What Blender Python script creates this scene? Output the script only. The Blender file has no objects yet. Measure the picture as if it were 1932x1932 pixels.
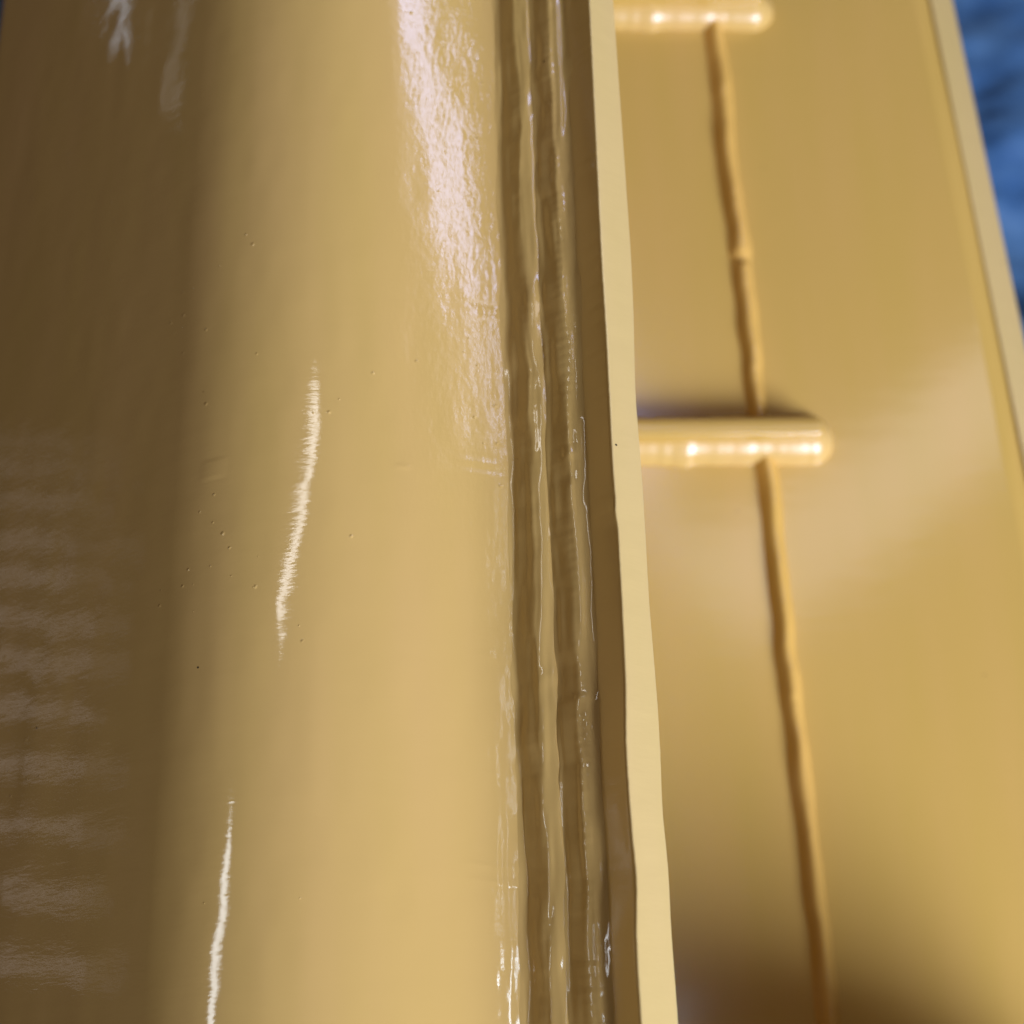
import bpy, math, random
import numpy as np
from mathutils import Vector, Matrix

random.seed(7)
RNG = np.random.default_rng(11)
sc = bpy.context.scene
COL = sc.collection

# ------------------------------------------------------------------ camera
FPX = 2608.0            # focal length in pixels of a 1932 px wide frame
D = 0.36                # metres from lens to the tube surface
K = D / FPX             # metres per such pixel at the tube
SA = 0.3505
CA = math.sqrt(1 - SA * SA)
AX = Vector((0, SA, -CA))
U0 = Vector((0, CA, SA))
ROLL = math.asin(-0.029 / CA)
RX = Vector((1, 0, 0)) * math.cos(ROLL) + U0 * math.sin(ROLL)
UP = RX.cross(AX)
CPOS = -AX * D
cam_d = bpy.data.cameras.new("camera")
cam = bpy.data.objects.new("camera", cam_d)
COL.objects.link(cam)
m = Matrix((RX, UP, -AX)).transposed().to_4x4()
m.translation = CPOS
cam.matrix_world = m
cam_d.sensor_width = 36.0
cam_d.lens = 36.0 * FPX / 1932.0
cam_d.clip_start = 0.01
cam_d.clip_end = 50
cam_d.dof.use_dof = True
cam_d.dof.focus_distance = 0.338
cam_d.dof.aperture_fstop = 10.5
sc.camera = cam

def ray(px, py):
    return (AX + RX * ((px - 966) / FPX) + UP * ((966 - py) / FPX)).normalized()

# ------------------------------------------------------------------ world, exposure
w = bpy.data.worlds.new("World")
sc.world = w
w.use_nodes = True
w.node_tree.nodes["Background"].inputs[0].default_value = (1.0, 0.60, 0.40, 1)
w.node_tree.nodes["Background"].inputs[1].default_value = 0.064
sc.view_settings.view_transform = 'Standard'
sc.view_settings.look = 'None'
sc.view_settings.exposure = 0.0
sc.view_settings.gamma = 1.0
sc.cycles.max_bounces = 5
sc.cycles.diffuse_bounces = 3
sc.cycles.glossy_bounces = 3
sc.cycles.transmission_bounces = 0
sc.cycles.caustics_reflective = False

# ------------------------------------------------------------------ lamps
def lamp(name, pos, target, sx, sy, power, col, along=None):
    d = bpy.data.lights.new(name, 'AREA')
    d.shape = 'RECTANGLE'
    d.size = sx
    d.size_y = sy
    d.energy = power
    d.color = col
    o = bpy.data.objects.new(name, d)
    COL.objects.link(o)
    z = (Vector(pos) - Vector(target)).normalized()      # lamp shines along -z
    a = Vector(along if along else (0, 1, 0))
    y = (a - z * a.dot(z)).normalized()
    x = y.cross(z)
    mm = Matrix((x, y, z)).transposed().to_4x4()
    mm.translation = Vector(pos)
    o.matrix_world = mm
    return o

def strip(name, a, b, width, radiance, col, target=(0, 0, 0)):
    """a strip area lamp from a to b, radiance in scene units"""
    a, b = Vector(a), Vector(b)
    L = (b - a).length
    p = radiance * math.pi * L * width
    return lamp(name, (a + b) / 2, target, width, L, p, col, along=(b - a))

lamp("hall_lamp", (1.15, -1.26, 0.90), (0.03, 0.02, -0.05), 0.85, 0.85, 65.0, (0.96, 1.0, 1.28))
#LAMPS

# ------------------------------------------------------------------ profile of the tube (pixel units, K metres each)
def tube_profile():
    pts = []                      # (u, z, nx, nz)
    x, z, th = 60.0, -12.7, 12.0    # th: tilt of the normal to the right, degrees
    def emit():
        t = math.radians(th)
        pts.append((x, z, math.sin(t), math.cos(t)))
    def step(L, dth, n):
        nonlocal x, z, th
        for i in range(n):
            t = math.radians(th + dth / n * 0.5)
            x += -math.cos(t) * L / n
            z += math.sin(t) * L / n
            th += dth / n
            emit()
    emit()
    step(262, -2, 105)
    step(120, -7, 50)
    step(360, -40, 150)
    step(890, -4, 70)
    step(170, -80, 50)
    step(200, 0, 6)
    step(300, -80, 24)
    step(560, 0, 6)
    return pts
PROF = tube_profile()

def tube_hit(px, py):
    """point and normal of the tube under a viewing ray (front part of the profile)"""
    d = ray(px, py)
    best = None
    for (a, b) in zip(PROF[:-1], PROF[1:]):
        ax_, az_ = a[0] * K, a[1] * K
        bx_, bz_ = b[0] * K, b[1] * K
        ex, ez = bx_ - ax_, bz_ - az_
        den = d.x * ez - d.z * ex
        if abs(den) < 1e-12: continue
        t = ((ax_ - CPOS.x) * ez - (az_ - CPOS.z) * ex) / den
        hx, hz = CPOS.x + d.x * t - ax_, CPOS.z + d.z * t - az_
        s = (hx * ex + hz * ez) / (ex * ex + ez * ez)
        if -1e-6 <= s <= 1 + 1e-6 and t > 0 and (best is None or t < best[0]):
            n = Vector((a[2] + (b[2] - a[2]) * s, 0, a[3] + (b[3] - a[3]) * s)).normalized()
            best = (t, CPOS + d * t, n, d)
    return best

def mirror(px, py, dist):
    t, p, n, d = tube_hit(px, py)
    r = d - n * (2 * d.dot(n))
    return p + r * dist

# hall tube lamps and window, with strips added only for further reflections in paint
strip("tube_lamp", mirror(602, 745, 1.6), mirror(522, 1185, 1.6), 0.055, 7.5, (1.0, 0.98, 0.97))
strip("tube_lamp", mirror(438, 1570, 1.6), mirror(388, 1990, 1.6), 0.062, 8.5, (0.93, 0.97, 1.0))
strip("tube_lamp", mirror(352, -40, 1.6), mirror(316, 215, 1.6), 0.006, 2.0, (1.0, 0.95, 0.9))
strip("window_and_glint_strip", mirror(764, -60, 0.7), mirror(905, 590, 0.7), 0.034, 8.0, (0.46, 0.55, 1.0))
strip("window_and_glint_strip", mirror(952, 905, 0.6), mirror(966, 1740, 0.6), 0.0026, 7.0, (0.70, 0.82, 1.0))  # added hairline strip, makes glints along the weld's left edge
strip("window_and_glint_strip", mirror(903, 585, 0.7), mirror(952, 830, 0.7), 0.011, 7.5, (0.46, 0.58, 1.0))
strip("window_and_glint_strip", mirror(752, -60, 0.72), mirror(940, 860, 0.72), 0.075, 0.8, (0.90, 0.80, 1.0))  # added wide, dim strip for the halo round the window highlight
strip("window_and_glint_strip", mirror(232, -80, 1.5), mirror(220, 85, 1.5), 0.009, 4.5, (0.80, 0.88, 1.0))  # added strip for the glint at the tube's upper left
strip("window_and_glint_strip", mirror(978, 1790, 0.42), mirror(986, 2050, 0.42), 0.0065, 18.0, (0.70, 0.84, 1.0))  # added strip for the highlight beside the weld's lower end
rl = random.Random(3)
for i, yb in enumerate((830, 880, 945, 1015, 1085, 1165, 1245, 1335, 1440, 1555, 1680, 1820)):  # strips added only to lay pale bands in the tube's dark side
    k = min(1.0, 0.4 + 0.15 * i)
    for xe, dy, f in ((150, 8, 0.55), (225, 16, 0.45)):
        xe += rl.uniform(-25, 25)
        strip("side_band_strip", mirror(-20, yb - 3, 1.0), mirror(xe, yb + dy, 1.0), 0.008 + 0.0006 * i, 0.52 * k * f, (1.0, 0.88, 0.86), target=mirror(90, yb, 0.0))

# ------------------------------------------------------------------ materials
def new_mat(name):
    mt = bpy.data.materials.new(name)
    mt.use_nodes = True
    nt = mt.node_tree
    return mt, nt, nt.nodes, nt.links, nt.nodes["Principled BSDF"]

def paint_material(name, base=(0.62, 0.425, 0.132), streak=0.0, peel=1.0, coat_rough=0.05, nibs=1.0):
    mt, nt, N, L, P = new_mat(name)
    tc = N.new("ShaderNodeTexCoord")
    # faint mottling of the coat
    n0 = N.new("ShaderNodeTexNoise"); n0.inputs["Scale"].default_value = 55; n0.inputs["Detail"].default_value = 2
    mp0 = N.new("ShaderNodeMapping"); mp0.inputs["Scale"].default_value = (1.0, 0.14, 1.0)
    L.new(tc.outputs["Object"], mp0.inputs["Vector"]); L.new(mp0.outputs[0], n0.inputs["Vector"])
    mix = N.new("ShaderNodeMix"); mix.data_type = 'RGBA'
    mix.inputs["A"].default_value = (base[0] * 0.97, base[1] * 0.985, base[2] * 0.90, 1)
    mix.inputs["B"].default_value = (min(1, base[0] * 1.04), base[1] * 1.015, base[2] * 1.12, 1)
    L.new(n0.outputs["Fac"], mix.inputs["Factor"])
    # dark dust specks caught in the paint
    vs = N.new("ShaderNodeTexVoronoi"); vs.inputs["Scale"].default_value = 75
    L.new(tc.outputs["Object"], vs.inputs["Vector"])
    sep = N.new("ShaderNodeSeparateColor"); L.new(vs.outputs["Color"], sep.inputs[0])
    rare = N.new("ShaderNodeMath"); rare.operation = 'GREATER_THAN'; rare.inputs[1].default_value = 0.985
    L.new(sep.outputs[0], rare.inputs[0])
    near = N.new("ShaderNodeMath"); near.operation = 'LESS_THAN'; near.inputs[1].default_value = 0.022
    L.new(vs.outputs["Distance"], near.inputs[0])
    sp = N.new("ShaderNodeMath"); sp.operation = 'MULTIPLY'
    L.new(rare.outputs[0], sp.inputs[0]); L.new(near.outputs[0], sp.inputs[1])
    mix2 = N.new("ShaderNodeMix"); mix2.data_type = 'RGBA'
    mix2.inputs["B"].default_value = (0.05, 0.035, 0.02, 1)
    L.new(sp.outputs[0], mix2.inputs["Factor"]); L.new(mix.outputs["Result"], mix2.inputs["A"])
    L.new(mix2.outputs["Result"], P.inputs["Base Color"])
    P.inputs["Roughness"].default_value = 0.45
    P.inputs["Specular IOR Level"].default_value = 0.0
    P.inputs["Coat Weight"].default_value = 1.0
    P.inputs["Coat Roughness"].default_value = coat_rough
    P.inputs["Coat IOR"].default_value = 1.65
    # orange peel: drawn out across the tube
    mp = N.new("ShaderNodeMapping"); mp.inputs["Scale"].default_value = (0.30, 1.0, 0.5)
    L.new(tc.outputs["Object"], mp.inputs["Vector"])
    n1 = N.new("ShaderNodeTexNoise"); n1.inputs["Scale"].default_value = 900; n1.inputs["Detail"].default_value = 3; n1.inputs["Roughness"].default_value = 0.6
    L.new(mp.outputs[0], n1.inputs["Vector"])
    b1 = N.new("ShaderNodeBump"); b1.inputs["Strength"].default_value = 1.0; b1.inputs["Distance"].default_value = 0.000012 * peel
    L.new(n1.outputs["Fac"], b1.inputs["Height"])
    # long waves
    n2 = N.new("ShaderNodeTexNoise"); n2.inputs["Scale"].default_value = 160; n2.inputs["Detail"].default_value = 1
    L.new(mp.outputs[0], n2.inputs["Vector"])
    b2 = N.new("ShaderNodeBump"); b2.inputs["Strength"].default_value = 1.0; b2.inputs["Distance"].default_value = 0.000035 * peel
    L.new(n2.outputs["Fac"], b2.inputs["Height"]); L.new(b1.outputs[0], b2.inputs["Normal"])
    last = b2
    if nibs > 0:
        vn = N.new("ShaderNodeTexVoronoi"); vn.inputs["Scale"].default_value = 260
        L.new(tc.outputs["Object"], vn.inputs["Vector"])
        sp2 = N.new("ShaderNodeSeparateColor"); L.new(vn.outputs["Color"], sp2.inputs[0])
        n3 = N.new("ShaderNodeTexNoise"); n3.inputs["Scale"].default_value = 18
        L.new(tc.outputs["Object"], n3.inputs["Vector"])
        ad = N.new("ShaderNodeMath"); ad.operation = 'MULTIPLY'
        L.new(sp2.outputs[1], ad.inputs[0]); L.new(n3.outputs["Fac"], ad.inputs[1])
        g = N.new("ShaderNodeMath"); g.operation = 'GREATER_THAN'; g.inputs[1].default_value = 0.56
        L.new(ad.outputs[0], g.inputs[0])
        mr = N.new("ShaderNodeMapRange"); mr.inputs[1].default_value = 0.0; mr.inputs[2].default_value = 0.12
        mr.inputs[3].default_value = 1.0; mr.inputs[4].default_value = 0.0; mr.interpolation_type = 'SMOOTHSTEP'
        L.new(vn.outputs["Distance"], mr.inputs[0])
        sz = N.new("ShaderNodeMapRange"); sz.inputs[3].default_value = 0.05; sz.inputs[4].default_value = 0.20
        L.new(sp2.outputs[2], sz.inputs[0]); L.new(sz.outputs[0], mr.inputs[2])
        ml = N.new("ShaderNodeMath"); ml.operation = 'MULTIPLY'
        L.new(g.outputs[0], ml.inputs[0]); L.new(mr.outputs[0], ml.inputs[1])
        b3 = N.new("ShaderNodeBump"); b3.inputs["Strength"].default_value = 1.0; b3.inputs["Distance"].default_value = 0.00012 * nibs
        L.new(ml.outputs[0], b3.inputs["Height"]); L.new(last.outputs[0], b3.inputs["Normal"])
        last = b3
    if streak > 0:
        # ground, re-painted zone beside the weld: slanting scratches under the coat
        sx = N.new("ShaderNodeSeparateXYZ"); L.new(tc.outputs["Object"], sx.inputs[0])
        n4 = N.new("ShaderNodeTexNoise"); n4.inputs["Scale"].default_value = 40
        L.new(tc.outputs["Object"], n4.inputs["Vector"])
        wob = N.new("ShaderNodeMath"); wob.operation = 'MULTIPLY_ADD'; wob.inputs[1].default_value = 0.016; 
        L.new(n4.outputs["Fac"], wob.inputs[0]); L.new(sx.outputs["X"], wob.inputs[2])
        mr2 = N.new("ShaderNodeMapRange"); mr2.inputs[1].default_value = -0.046; mr2.inputs[2].default_value = -0.012
        L.new(wob.outputs[0], mr2.inputs[0])
        mr3 = N.new("ShaderNodeMapRange"); mr3.inputs[1].default_value = -0.05; mr3.inputs[2].default_value = 0.02
        mr3.inputs[3].default_value = 0.12; mr3.inputs[4].default_value = 1.0
        L.new(sx.outputs["Y"], mr3.inputs[0])
        mk = N.new("ShaderNodeMath"); mk.operation = 'MULTIPLY'
        L.new(mr2.outputs[0], mk.inputs[0]); L.new(mr3.outputs[0], mk.inputs[1])
        mp5 = N.new("ShaderNodeMapping"); mp5.inputs["Rotation"].default_value = (0, 0, math.radians(28)); mp5.inputs["Scale"].default_value = (1.0, 0.40, 1.0)
        L.new(tc.outputs["Object"], mp5.inputs["Vector"])
        n5 = N.new("ShaderNodeTexNoise"); n5.inputs["Scale"].default_value = 620; n5.inputs["Detail"].default_value = 3; n5.inputs["Roughness"].default_value = 0.55
        L.new(mp5.outputs[0], n5.inputs["Vector"])
        ms = N.new("ShaderNodeMath"); ms.operation = 'MULTIPLY'
        L.new(n5.outputs["Fac"], ms.inputs[0]); L.new(mk.outputs[0], ms.inputs[1])
        b4 = N.new("ShaderNodeBump"); b4.inputs["Strength"].default_value = 1.0; b4.inputs["Distance"].default_value = 0.00004 * streak
        L.new(ms.outputs[0], b4.inputs["Height"]); L.new(last.outputs[0], b4.inputs["Normal"])
        last = b4
    L.new(last.outputs[0], P.inputs["Normal"])
    L.new(last.outputs[0], P.inputs["Coat Normal"])
    return mt

def flat_textures(mt):
    for nd in mt.node_tree.nodes:
        if nd.type == 'TEX_NOISE': nd.noise_dimensions = '2D'
        if nd.type == 'TEX_VORONOI': nd.voronoi_dimensions = '2D'
M_TUBE = paint_material("yellow_paint_tube", streak=1.0)
M_WELD = paint_material("yellow_paint_weld", peel=0.8, nibs=1.0)
M_EDGE = paint_material("yellow_paint_lit_edge", base=(0.57, 0.43, 0.168), peel=3.0, coat_rough=0.22, nibs=0.4)  # same paint made paler: brightness of the lit edges put into the colour
M_PLATE = paint_material("yellow_paint_plate", peel=2.0, coat_rough=0.16, nibs=0.4)
M_RIBW = paint_material("yellow_paint_rib_weld", peel=2.0, coat_rough=0.28, nibs=0.0)
M_SEAM = paint_material("yellow_paint_seam", base=(0.64, 0.40, 0.095), peel=2.0, coat_rough=0.12, nibs=0.0)
M_BASE = paint_material("yellow_paint_base", base=(0.54, 0.358, 0.088), peel=1.2, coat_rough=0.16, nibs=0.0)  # same paint, darkened and warmed: dimmer light and bounce put into the colour
for q in (M_TUBE, M_SEAM, M_EDGE, M_RIBW, M_WELD, M_PLATE, M_BASE): flat_textures(q)

def tarp_material():
    mt, nt, N, L, P = new_mat("blue_tarpaulin")
    tc = N.new("ShaderNodeTexCoord")
    n = N.new("ShaderNodeTexNoise"); n.inputs["Scale"].default_value = 16; n.inputs["Detail"].default_value = 6
    L.new(tc.outputs["Object"], n.inputs["Vector"])
    cr = N.new("ShaderNodeValToRGB")
    cr.color_ramp.elements[0].position = 0.3; cr.color_ramp.elements[0].color = (0.036, 0.120, 0.285, 1)
    cr.color_ramp.elements[1].position = 0.75; cr.color_ramp.elements[1].color = (0.11, 0.24, 0.41, 1)
    L.new(n.outputs["Fac"], cr.inputs[0]); L.new(cr.outputs[0], P.inputs["Base Color"])
    P.inputs["Roughness"].default_value = 0.38
    return mt
M_TARP = tarp_material()

# ------------------------------------------------------------------ helpers
def empty(name, loc, parent=None):
    o = bpy.data.objects.new(name, None)
    o.empty_display_size = 0.02
    COL.objects.link(o)
    o.location = loc
    if parent: o.parent = parent
    return o

def mesh_obj(name, verts, faces, mat, parent=None, smooth=True):
    me = bpy.data.meshes.new(name)
    me.from_pydata([tuple(v) for v in verts], [], faces)
    me.materials.append(mat)
    me.polygons.foreach_set("use_smooth", [smooth] * len(me.polygons))
    me.update()
    o = bpy.data.objects.new(name, me)
    COL.objects.link(o)
    if parent: o.parent = parent
    return o

def grid_obj(name, V, mat, parent=None, close_u=False, caps=False):
    """V: array (rows, cols, 3); rows along the length, cols across"""
    R, C = V.shape[:2]
    idx = np.arange(R * C).reshape(R, C)
    a = idx[:-1, :-1]; b = idx[:-1, 1:]; c = idx[1:, 1:]; d = idx[1:, :-1]
    F = np.stack([a, b, c, d], -1).reshape(-1, 4)
    if close_u:
        F2 = np.stack([idx[:-1, -1], idx[:-1, 0], idx[1:, 0], idx[1:, -1]], -1)
        F = np.concatenate([F, F2])
    me = bpy.data.meshes.new(name)
    nv, nf = R * C, len(F)
    me.vertices.add(nv); me.vertices.foreach_set("co", V.reshape(-1).astype(np.float32))
    me.loops.add(nf * 4); me.loops.foreach_set("vertex_index", F.reshape(-1).astype(np.int32))
    me.polygons.add(nf)
    me.polygons.foreach_set("loop_start", np.arange(0, nf * 4, 4, dtype=np.int32))
    me.polygons.foreach_set("loop_total", np.full(nf, 4, dtype=np.int32))
    me.polygons.foreach_set("use_smooth", np.ones(nf, dtype=bool))
    me.update(calc_edges=True)
    me.materials.append(mat)
    if caps:
        import bmesh
        bm = bmesh.new(); bm.from_mesh(me); bm.verts.ensure_lookup_table()
        bm.faces.new([bm.verts[i] for i in idx[0, ::-1]])
        bm.faces.new([bm.verts[i] for i in idx[-1]])
        bm.to_mesh(me); bm.free()
    o = bpy.data.objects.new(name, me)
    COL.objects.link(o)
    if parent: o.parent = parent
    return o

def wave(y, period, seed):
    """smooth 1-D value noise in -1..1"""
    r = np.random.default_rng(seed)
    t = r.uniform(-1, 1, 4096)
    q = np.asarray(y) / period + 1000.0
    i = np.floor(q).astype(int); f = q - i
    f = f * f * f * (f * (f * 6 - 15) + 10)
    return t[i % 4096] * (1 - f) + t[(i + 1) % 4096] * f

def noise2(x, y, sx, sy, seed):
    r = np.random.default_rng(seed)
    t = r.uniform(-1, 1, (256, 256))
    qx = np.asarray(x) / sx + 500; qy = np.asarray(y) / sy + 500
    ix = np.floor(qx).astype(int); fx = qx - ix
    iy = np.floor(qy).astype(int); fy = qy - iy
    fx = fx * fx * (3 - 2 * fx); fy = fy * fy * (3 - 2 * fy)
    g = lambda a, b: t[a % 256, b % 256]
    return (g(ix, iy) * (1 - fx) + g(ix + 1, iy) * fx) * (1 - fy) + (g(ix, iy + 1) * (1 - fx) + g(ix + 1, iy + 1) * fx) * fy

# ------------------------------------------------------------------ the welded steel piece
frame = empty("steel_weldment", (0, 0, -0.13))
frame["label"] = "glossy sand yellow welded steel piece with rounded tube, upright plate and ribs"
frame["category"] = "steel part"
INV = Matrix.Translation((0, 0, 0.13))
def own(o):                       # geometry is written in world coordinates
    o.parent = frame
    o.matrix_parent_inverse = INV
    return o

Y0, Y1 = -0.30, 0.46
# --- tube
ny = 1300
ys = np.linspace(Y0, Y1, ny)
pr = np.array(PROF)
U = pr[:, 0][None, :] * K + 0 * ys[:, None]
Z = pr[:, 1][None, :] * K + 0 * ys[:, None]
YY = ys[:, None] + 0 * U
disp = 0.00010 * noise2(U, YY, 0.012, 0.05, 3) + 0.00004 * noise2(U, YY, 0.005, 0.012, 4)
# drawn-out ridges and cross scratches of the ground strip beside the weld
near_w = np.clip((U + 0.013) / 0.010, 0, 1) * (U < 0.002)
disp += near_w * (0.000013 * noise2(U, YY, 0.0012, 0.018, 5) + 0.000010 * noise2(U, YY, 0.0010, 0.0035, 6))
for (sx_, sy_, ln, am) in ((905, 872, 0.006, 6e-5), (915, 886, 0.005, -5e-5), (930, 600, 0.006, 5e-5), (915, 575, 0.005, -5e-5), (940, 1635, 0.008, 5e-5), (945, 1665, 0.008, 5e-5), (940, 1240, 0.006, 4e-5), (760, 880, 0.002, 9e-5)):
    t_, pq, nq, d_ = tube_hit(sx_, sy_)
    disp += am * np.exp(-((U - pq.x) / ln) ** 4) * np.exp(-((YY - pq.y - 0.12 * (pq.x - U)) / 0.0007) ** 2)
# shallow patch mark on the shoulder of the tube
t_, pm, nm, d_ = tube_hit(402, 885)
dx = (U - pm.x) / 0.0042; dy = (YY - pm.y) / 0.0026
disp += 0.00007 * (np.abs(dx) < 1) * (np.abs(dy) < 1) * (1 - dx ** 2) * np.where(np.abs(dx) < 1, 1, 0)
U = U + disp * pr[:, 2][None, :]
Z = Z + disp * pr[:, 3][None, :]
V = np.stack([U, YY, Z], -1)
tube = own(grid_obj("tube", V[:, ::-1], M_TUBE, close_u=True, caps=True))
tube["label"] = "rounded tube wall, bright on top and dark on its left side"

# --- upright plate (leans in the picture plane)
PT = math.radians(38)
EP = Vector((math.sin(PT), 0, math.cos(PT)))       # up along the plate
ET = Vector((math.cos(PT), 0, -math.sin(PT)))      # through its thickness
PF = Vector((140 * K, 0, 74 * K))                  # where the weld meets its left face
PTOP = PF + EP * (76 * K)
def on_plane(px, py, p0, n):
    d = ray(px, py)
    t = (p0 - CPOS).dot(n) / d.dot(n)
    return CPOS + d * t
Lpx = [(1112, 0), (1135, 480), (1145, 640), (1150, 740), (1158, 900), (1165, 970), (1175, 1150), (1182, 1300), (1181, 1400), (1192, 1560), (1203, 1660), (1200.5, 1760), (1206, 1860), (1211, 1932)]
Rpx = [(1158, 0), (1192, 480), (1197, 600), (1200, 740), (1215, 930), (1226, 1130), (1244, 1350), (1248, 1430), (1251, 1530), (1263, 1640), (1268, 1760), (1276, 1860), (1281, 1932)]
def edge_curve(pts):
    q = [on_plane(x, y, PTOP, EP) for x, y in pts]
    yy = np.array([p.y for p in q]); tt = np.array([(p - PTOP).dot(ET) for p in q])
    o = np.argsort(yy); return yy[o], tt[o]
def curve_at(c, y):
    yy, tt = c
    # smooth the polyline with a small kernel
    out = np.zeros_like(y)
    for k, wgt in zip((-0.006, -0.003, 0, 0.003, 0.006), (1, 2, 3, 2, 1)):
        out += wgt * np.interp(y + k, yy, tt)
    return out / 9
yp = np.linspace(Y0, Y1, 1500)
tl = curve_at(edge_curve(Lpx), yp) + 0.00004 * wave(yp, 0.0016, 21)
tr = curve_at(edge_curve(Rpx), yp) + 0.00003 * wave(yp, 0.0022, 22)
lip = np.exp(-((yp - on_plane(1163, 965, PTOP, EP).y) / 0.0022) ** 2) * 0.0004
tl = tl - lip
rows = []
HB = 0.155                                           # depth of the plate below its top edge
r_ = 0.0005
def prow(t, h): return t, h
cols = []
for h in (0.155, 0.10, 0.06, 0.035, 0.022, 0.015, 0.011, 0.008, 0.006, 0.0045, 0.003, 0.002, 0.0012):
    dec = math.exp(-((h - 0.001) / 0.007))
    tb = 0.0
    cols.append((tb * (1 - dec) + tl * dec, -h + 0 * yp))
for k in range(1, 7):
    a = k / 6 * math.pi / 2
    cols.append((tl + r_ * (1 - math.cos(a)), -r_ + r_ * math.sin(a)))
for f in (0.2, 0.4, 0.6, 0.8):
    cols.append((tl + r_ + (tr - tl - 2 * r_) * f, 0.00004 * noise2(f * 10 + 0 * yp, yp, 3, 0.004, 31)))
for k in range(0, 7):
    a = math.pi / 2 - k / 6 * math.pi / 2
    cols.append((tr - r_ + r_ * math.cos(a), -r_ + r_ * math.sin(a)))
for h in (0.003, 0.008, 0.02, 0.06, 0.155):
    dec = math.exp(-((h - 0.001) / 0.007))
    tb = np.median(tr)
    cols.append((tb * (1 - dec) + tr * dec, -h + 0 * yp))
V = np.zeros((len(yp), len(cols), 3))
for j, (t, h) in enumerate(cols):
    h = np.broadcast_to(h, yp.shape)
    V[:, j, 0] = PTOP.x + ET.x * t + EP.x * h
    V[:, j, 1] = yp
    V[:, j, 2] = PTOP.z + ET.z * t + EP.z * h
plate = own(grid_obj("upright_plate", V, M_PLATE, close_u=True, caps=True))
plate.data.materials.append(M_EDGE)                 # same paint, lit paleness put into the flame-cut edge's colour
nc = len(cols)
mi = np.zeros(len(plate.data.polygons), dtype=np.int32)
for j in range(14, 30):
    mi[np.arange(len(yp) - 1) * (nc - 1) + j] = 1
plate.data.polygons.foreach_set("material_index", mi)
plate["label"] = "upright plate with a pale wavy flame cut edge"
T_R = float(np.median(tr))

# --- weld passes between tube and plate
yw = np.linspace(Y0, Y1, 2400)
def smooth_poly(P, n):
    """Catmull-Rom through control points P (rows, ctrl, 2) -> (rows, n, 2)"""
    m_ = P.shape[1]
    Q = np.concatenate([2 * P[:, :1] - P[:, 1:2], P, 2 * P[:, -1:] - P[:, -2:-1]], 1)
    out = []
    for s in np.linspace(0, m_ - 1 - 1e-6, n):
        i = int(s); f = s - i
        p0, p1, p2, p3 = Q[:, i], Q[:, i + 1], Q[:, i + 2], Q[:, i + 3]
        out.append(0.5 * ((2 * p1) + (-p0 + p2) * f + (2 * p0 - 5 * p1 + 4 * p2 - p3) * f * f + (-p0 + 3 * p1 - 3 * p2 + p3) * f ** 3))
    return np.stack(out, 1)

def weld_pass(name, ctrl, seed, wob, ripple, label=None, knots=()):
    """ctrl: list of (u, z) in pixel units; every control point wanders on its own a little"""
    base = wave(yw, 0.030, seed) * 0.6 + wave(yw, 0.012, seed + 1) * 0.42 + wave(yw, 0.0055, seed + 2) * 0.20 + wave(yw, 0.0021, seed + 3) * 0.06
    P = np.zeros((len(yw), len(ctrl), 2))
    for j, (u, z) in enumerate(ctrl):
        own_w = wave(yw, 0.020, seed + 10 + j) * 0.5 + wave(yw, 0.006, seed + 30 + j) * 0.18
        k = 0.0 if j in (0, len(ctrl) - 1) else 1.0
        P[:, j, 0] = u + wob * (base + 0.55 * own_w) * (0.5 + 0.5 * k)
        P[:, j, 1] = z + k * wob * 0.35 * (0.5 * wave(yw, 0.014, seed + 50 + j) + own_w * 0.4)
    S = smooth_poly(P, 44)
    v = np.linspace(-1, 1, 44)[None, :]
    # chevron ripples left by the solidifying pool
    ph = (yw[:, None] + 0.0022 * v ** 2 + 0.0008 * wave(yw, 0.01, seed + 70)[:, None]) / 0.0026
    amp = ripple * (0.4 + 0.6 * (wave(yw, 0.018, seed + 71)[:, None] * 0.5 + 0.5)) * (1 - v ** 6)
    S[:, :, 1] += amp * np.exp(-((v - 0.05) / 0.28) ** 2) * (np.sin(2 * np.pi * ph) ** 3)
    S[:, :, 1] += 0.45 * noise2(S[:, :, 0], yw[:, None] / K + 0 * S[:, :, 0], 16, 34, seed + 80)
    S[:, :, 1] += 1.1 * noise2(S[:, :, 0], yw[:, None] / K + 0 * S[:, :, 0], 9, 110, seed + 81) * (1 - v ** 4)
    for (ky, kv, ka, kw) in knots:               # lumps where the welder stopped and restarted
        S[:, :, 1] += 0.55 * ka * np.exp(-((yw[:, None] - ky) / kw) ** 2) * np.exp(-((v - kv) / 0.30) ** 2)
    V = np.zeros((len(yw), 44, 3))
    V[:, :, 0] = S[:, :, 0] * K
    V[:, :, 1] = yw[:, None]
    V[:, :, 2] = S[:, :, 1] * K
    o = own(grid_obj(name, V, M_WELD))
    if label: o["label"] = label
    return o

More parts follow.
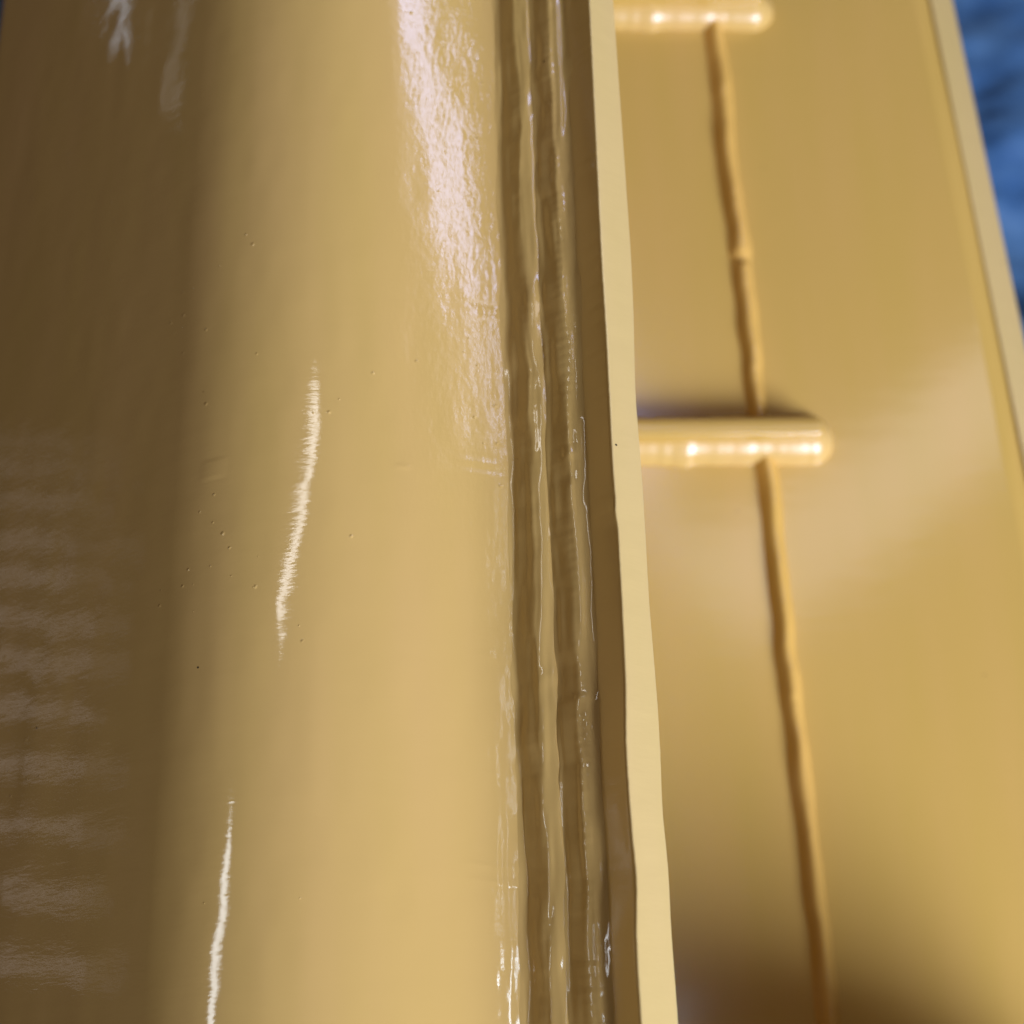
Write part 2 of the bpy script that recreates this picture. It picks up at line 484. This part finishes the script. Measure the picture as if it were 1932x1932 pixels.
weld_pass("weld_bead", [(-22, 1.5), (-9, 1.5), (1, 3), (8, 8), (21, 19.5), (35, 31.5), (42, 36), (52, 38.5), (64, 39), (76, 36), (86, 28)], 100, 6.5, 0.15,
          "lower weld pass against the tube",
          [(-0.0455, 0.45, 5.0, 0.0022), (-0.062, 0.5, 3.0, 0.004), (0.06, 0.4, 4.0, 0.004), (0.10, 0.5, -3.0, 0.005), (-0.11, 0.4, 3.0, 0.005)])
weld_pass("weld_bead", [(62, 33), (69, 38.5), (75, 42), (82, 48), (95, 60), (106, 69), (113, 72.5), (121, 73.5), (131, 73.5), (140, 75.5), (149, 81), (164, 94)], 200, 6.5, 0.35,
          "upper weld pass against the upright plate",
          [(0.012, 0.05, 4.5, 0.0016), (0.006, -0.1, -4.0, 0.0016), (-0.052, 0.0, 4.5, 0.0018), (-0.078, 0.1, -4.0, 0.003), (0.12, 0.0, 4.0, 0.005), (0.17, 0.0, -4.0, 0.006)])

# --- base plate deeper down, its round edge, seam and ribs
BT = math.radians(3)
BN = Vector((math.sin(BT), 0, math.cos(BT)))
BE = Vector((math.cos(BT), 0, -math.sin(BT)))
# level of the base plate: distance of about 0.58 m under the rib
dr = ray(1500, 830)
BP = CPOS + dr * (0.585 / dr.dot(AX))
def base_at(px, py, h=0.0):
    return on_plane(px, py, BP + BN * h, BN)
def bcoord(p):
    return ((p - BP).dot(BE), p.y)
def bworld(s, y, h=0.0):
    p = BP + BE * s + BN * h
    return Vector((p.x, y, p.z))
# outer edge line
e0 = bcoord(base_at(1752, 0)); e1 = bcoord(base_at(1915, 800))
def edge_s(y): return e0[0] + (y - e0[1]) * (e1[0] - e0[0]) / (e1[1] - e0[1])
# inner border: at the foot of the upright plate
foot = PTOP + ET * T_R
# intersection of plate's right face line with base plane in xz
tfoot = (BP - foot).dot(BN) / EP.dot(BN)
foot = foot + EP * tfoot
S_IN = (foot - BP).dot(BE) - 0.012
YB = np.linspace(Y0, 0.62, 160)
ER = 0.011
cols = []
for f in np.linspace(0, 1, 26): cols.append((f, 0.0, 0))
cols_arr = []
for f in np.linspace(0, 1, 40):
    s = S_IN + (edge_s(YB) - S_IN) * f
    cols_arr.append((s, 0.00035 * noise2(s, YB, 0.05, 0.08, 44)))
cols_arr.append((edge_s(YB), -0.0020 + 0 * YB))
cols_arr.append((edge_s(YB), -0.0178 + 0 * YB))
CHA = math.radians(33)
rim = [(0.0002, -0.0016), (0.0002, 0.0004), (0.0006, 0.0009), (0.0014, 0.0009)]
rim += [(0.0014 + q * math.cos(CHA), 0.0009 - q * math.sin(CHA)) for q in np.linspace(0.001, 0.0175, 10)]
rim += [(0.0165, -0.0095), (0.0166, -0.0105), (0.0164, -0.0165), (0.0150, -0.0178), (0.0002, -0.0178)]
cols_arr.append((S_IN + 0 * YB, -0.018 + 0 * YB))
V = np.zeros((len(YB), len(cols_arr), 3))
for j, (s, h) in enumerate(cols_arr):
    V[:, j, 0] = BP.x + BE.x * s + BN.x * h
    V[:, j, 1] = YB
    V[:, j, 2] = BP.z + BE.z * s + BN.z * h
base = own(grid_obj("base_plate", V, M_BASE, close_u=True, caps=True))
V = np.zeros((len(YB), len(rim), 3))
for j, (q, h) in enumerate(rim):
    V[:, j, 0] = BP.x + BE.x * (edge_s(YB) + q) + BN.x * h
    V[:, j, 1] = YB
    V[:, j, 2] = BP.z + BE.z * (edge_s(YB) + q) + BN.z * h
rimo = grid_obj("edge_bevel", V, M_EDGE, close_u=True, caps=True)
rimo.parent = base
rimo["label"] = "pale bevelled outer edge of the broad plate"
base["label"] = "broad flat plate behind the upright plate"

# strip added close by, only to lay a pale slanting band in the base plate
def base_mirror(px, py, dist):
    p = base_at(px, py); d = ray(px, py)
    return p + (d - BN * (2 * d.dot(BN))) * dist
strip("base_band_strip", base_mirror(1310, 1150, 0.6), base_mirror(2050, 660, 0.6), 0.09, 2.2, (1.0, 0.95, 1.0), target=tuple(BP))

# seam weld along the base plate
s0 = bcoord(base_at(1348, 60)); s1 = bcoord(base_at(1565, 1932))
def seam_s(y): return s0[0] + (y - s0[1]) * (s1[0] - s0[0]) / (s1[1] - s0[1])
ysm = np.linspace(Y0, 0.62, 1400)
sm = seam_s(ysm) + 0.0010 * wave(ysm, 0.04, 61) + 0.0004 * wave(ysm, 0.012, 62)
kn = bcoord(base_at(1385, 470))[1]
knot = np.exp(-((ysm - kn) / 0.006) ** 2)
wd = 0.0052 * (1 + 0.10 * wave(ysm, 0.02, 63)) + 0.0012 * knot
ht = 0.0056 * (1 + 0.10 * wave(ysm, 0.015, 64)) * (1 - 0.35 * np.exp(-((ysm - kn + 0.006) / 0.003) ** 2))
ht = ht + 0.00010 * wave(ysm, 0.003, 66)
V = np.zeros((len(ysm), 17, 3))
for j, v in enumerate(np.linspace(-1, 1, 17)):
    s = sm + wd * v; h = ht * (math.cos(v * math.pi / 2) ** 1.2 if abs(v) < 1 else 0) - 0.0006
    V[:, j, 0] = BP.x + BE.x * s + BN.x * h
    V[:, j, 1] = ysm
    V[:, j, 2] = BP.z + BE.z * s + BN.z * h
seam = own(grid_obj("seam_weld", V, M_SEAM))
seam["label"] = "long thin weld seam running along the broad plate"

# ribs across the base plate
def make_rib(pa, pb, thick, height):
    """rib from the upright plate to a rounded end; pa, pb: (px,py) of its foot centre line on the base plate"""
    b = bcoord(base_at(*pb)); a = (S_IN, b[1])
    hw = thick / 2
    out = [(a[0], -hw)]
    n = 14
    for k in range(n + 1):
        t = -math.pi / 2 + math.pi * k / n
        out.append((b[0] - hw + hw * math.cos(t), hw * math.sin(t)))
    out.append((a[0], hw))
    cx = b[0] - hw
    def ring(grow, h, sh=0.0):
        r = []
        for (s, q) in out:
            vx, vy = (s - cx, q) if s > cx - 1e-9 else (0, q)
            l = math.hypot(vx, vy) or 1
            r.append(bworld(s + vx / l * grow, b[1] + q + vy / l * grow, h))
        return r
    levels = [ring(0, 0), ring(0, height - 0.0012), ring(-0.0004, height - 0.0004), ring(-0.0012, height)]
    verts = [v for l in levels for v in l]
    nn = len(out); faces = []
    for i in range(len(levels) - 1):
        for j in range(nn - 1):
            faces.append((i * nn + j, i * nn + j + 1, (i + 1) * nn + j + 1, (i + 1) * nn + j))
    faces.append([3 * nn + j for j in range(nn)])
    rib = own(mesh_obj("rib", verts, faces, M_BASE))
    # fillet weld round its foot
    prof = [(-0.0006, 0.0092), (0.0008, 0.0085), (0.0030, 0.0072), (0.0050, 0.0052), (0.0064, 0.0028), (0.0070, 0.0003), (0.0074, -0.001)]
    # resample outline densely
    den = []
    for (p, q) in zip(out[:-1], out[1:]):
        L = math.hypot(q[0] - p[0], q[1] - p[1]); k = max(1, int(L / 0.0012))
        for i in range(k): den.append((p[0] + (q[0] - p[0]) * i / k, p[1] + (q[1] - p[1]) * i / k))
    den.append(out[-1])
    V = np.zeros((len(den), len(prof), 3))
    acc = 0
    for i, (s, q) in enumerate(den):
        vx, vy = (s - cx, q) if s > cx else (0, q)
        l = math.hypot(vx, vy) or 1
        acc = i * 0.0012
        sc_ = 1 + 0.05 * float(wave(np.array([acc]), 0.011, 92)[0]) + 0.07 * float(wave(np.array([acc]), 0.0032, 91)[0])
        for j, (g, h) in enumerate(prof):
            p = bworld(s + vx / l * g * sc_, b[1] + q + vy / l * g * sc_, h * (0.6 + 0.4 * sc_))
            V[i, j] = p
    wo = grid_obj("rib_weld", V, M_RIBW)
    wo.parent = rib
    return rib

rib1 = make_rib(None, (1540, 832), 0.0080, 0.0160)
rib1["label"] = "stub rib across the middle of the broad plate"
rib2 = make_rib(None, (1430, 24), 0.0080, 0.0160)
rib2["label"] = "stub rib at the top of the picture"

# unseen plate added below the picture, to throw shade on the base plate
gy = base_at(1400, 2260).y
gs = (foot - BP).dot(BE)
ptop = PTOP + ET * (T_R - 0.001) - EP * 0.012
gtop = (ptop - BP).dot(BN)
gp = [bworld(gs - 0.002, gy, 0.0), bworld(edge_s(gy) - 0.01, gy, 0.0), bworld(edge_s(gy) - 0.01, gy, 0.120), bworld((ptop - BP).dot(BE) - (gtop - 0.135) * math.tan(PT - BT), gy, 0.135)]
th = 0.008
gv = [Vector((p.x, gy - th, p.z)) for p in gp] + [Vector((p.x, gy, p.z)) for p in gp]
shade_ob = own(mesh_obj("shade_plate", gv, [(0, 1, 2, 3), (7, 6, 5, 4), (0, 4, 5, 1), (1, 5, 6, 2), (2, 6, 7, 3), (3, 7, 4, 0)], M_BASE, smooth=False))

# ------------------------------------------------------------------ blue tarpaulin far below
gx, gy2 = np.meshgrid(np.linspace(-0.9, 1.3, 260), np.linspace(-0.6, 1.2, 220))
zz = -0.62 + 0.020 * noise2(gx, gy2, 0.16, 0.11, 71)
rx = gx * 0.8 + gy2 * 0.6; ry = -gx * 0.6 + gy2 * 0.8
zz += 0.011 * (1 - np.abs(noise2(rx, ry, 0.09, 0.045, 72))) + 0.009 * (1 - np.abs(noise2(ry, rx, 0.05, 0.03, 73))) + 0.003 * noise2(gx, gy2, 0.014, 0.012, 74)
tarp = grid_obj("tarpaulin", np.stack([gx, gy2, zz], -1), M_TARP)
tarp["label"] = "crumpled bright blue sheet lying beneath the yellow steel"
tarp["category"] = "tarpaulin"
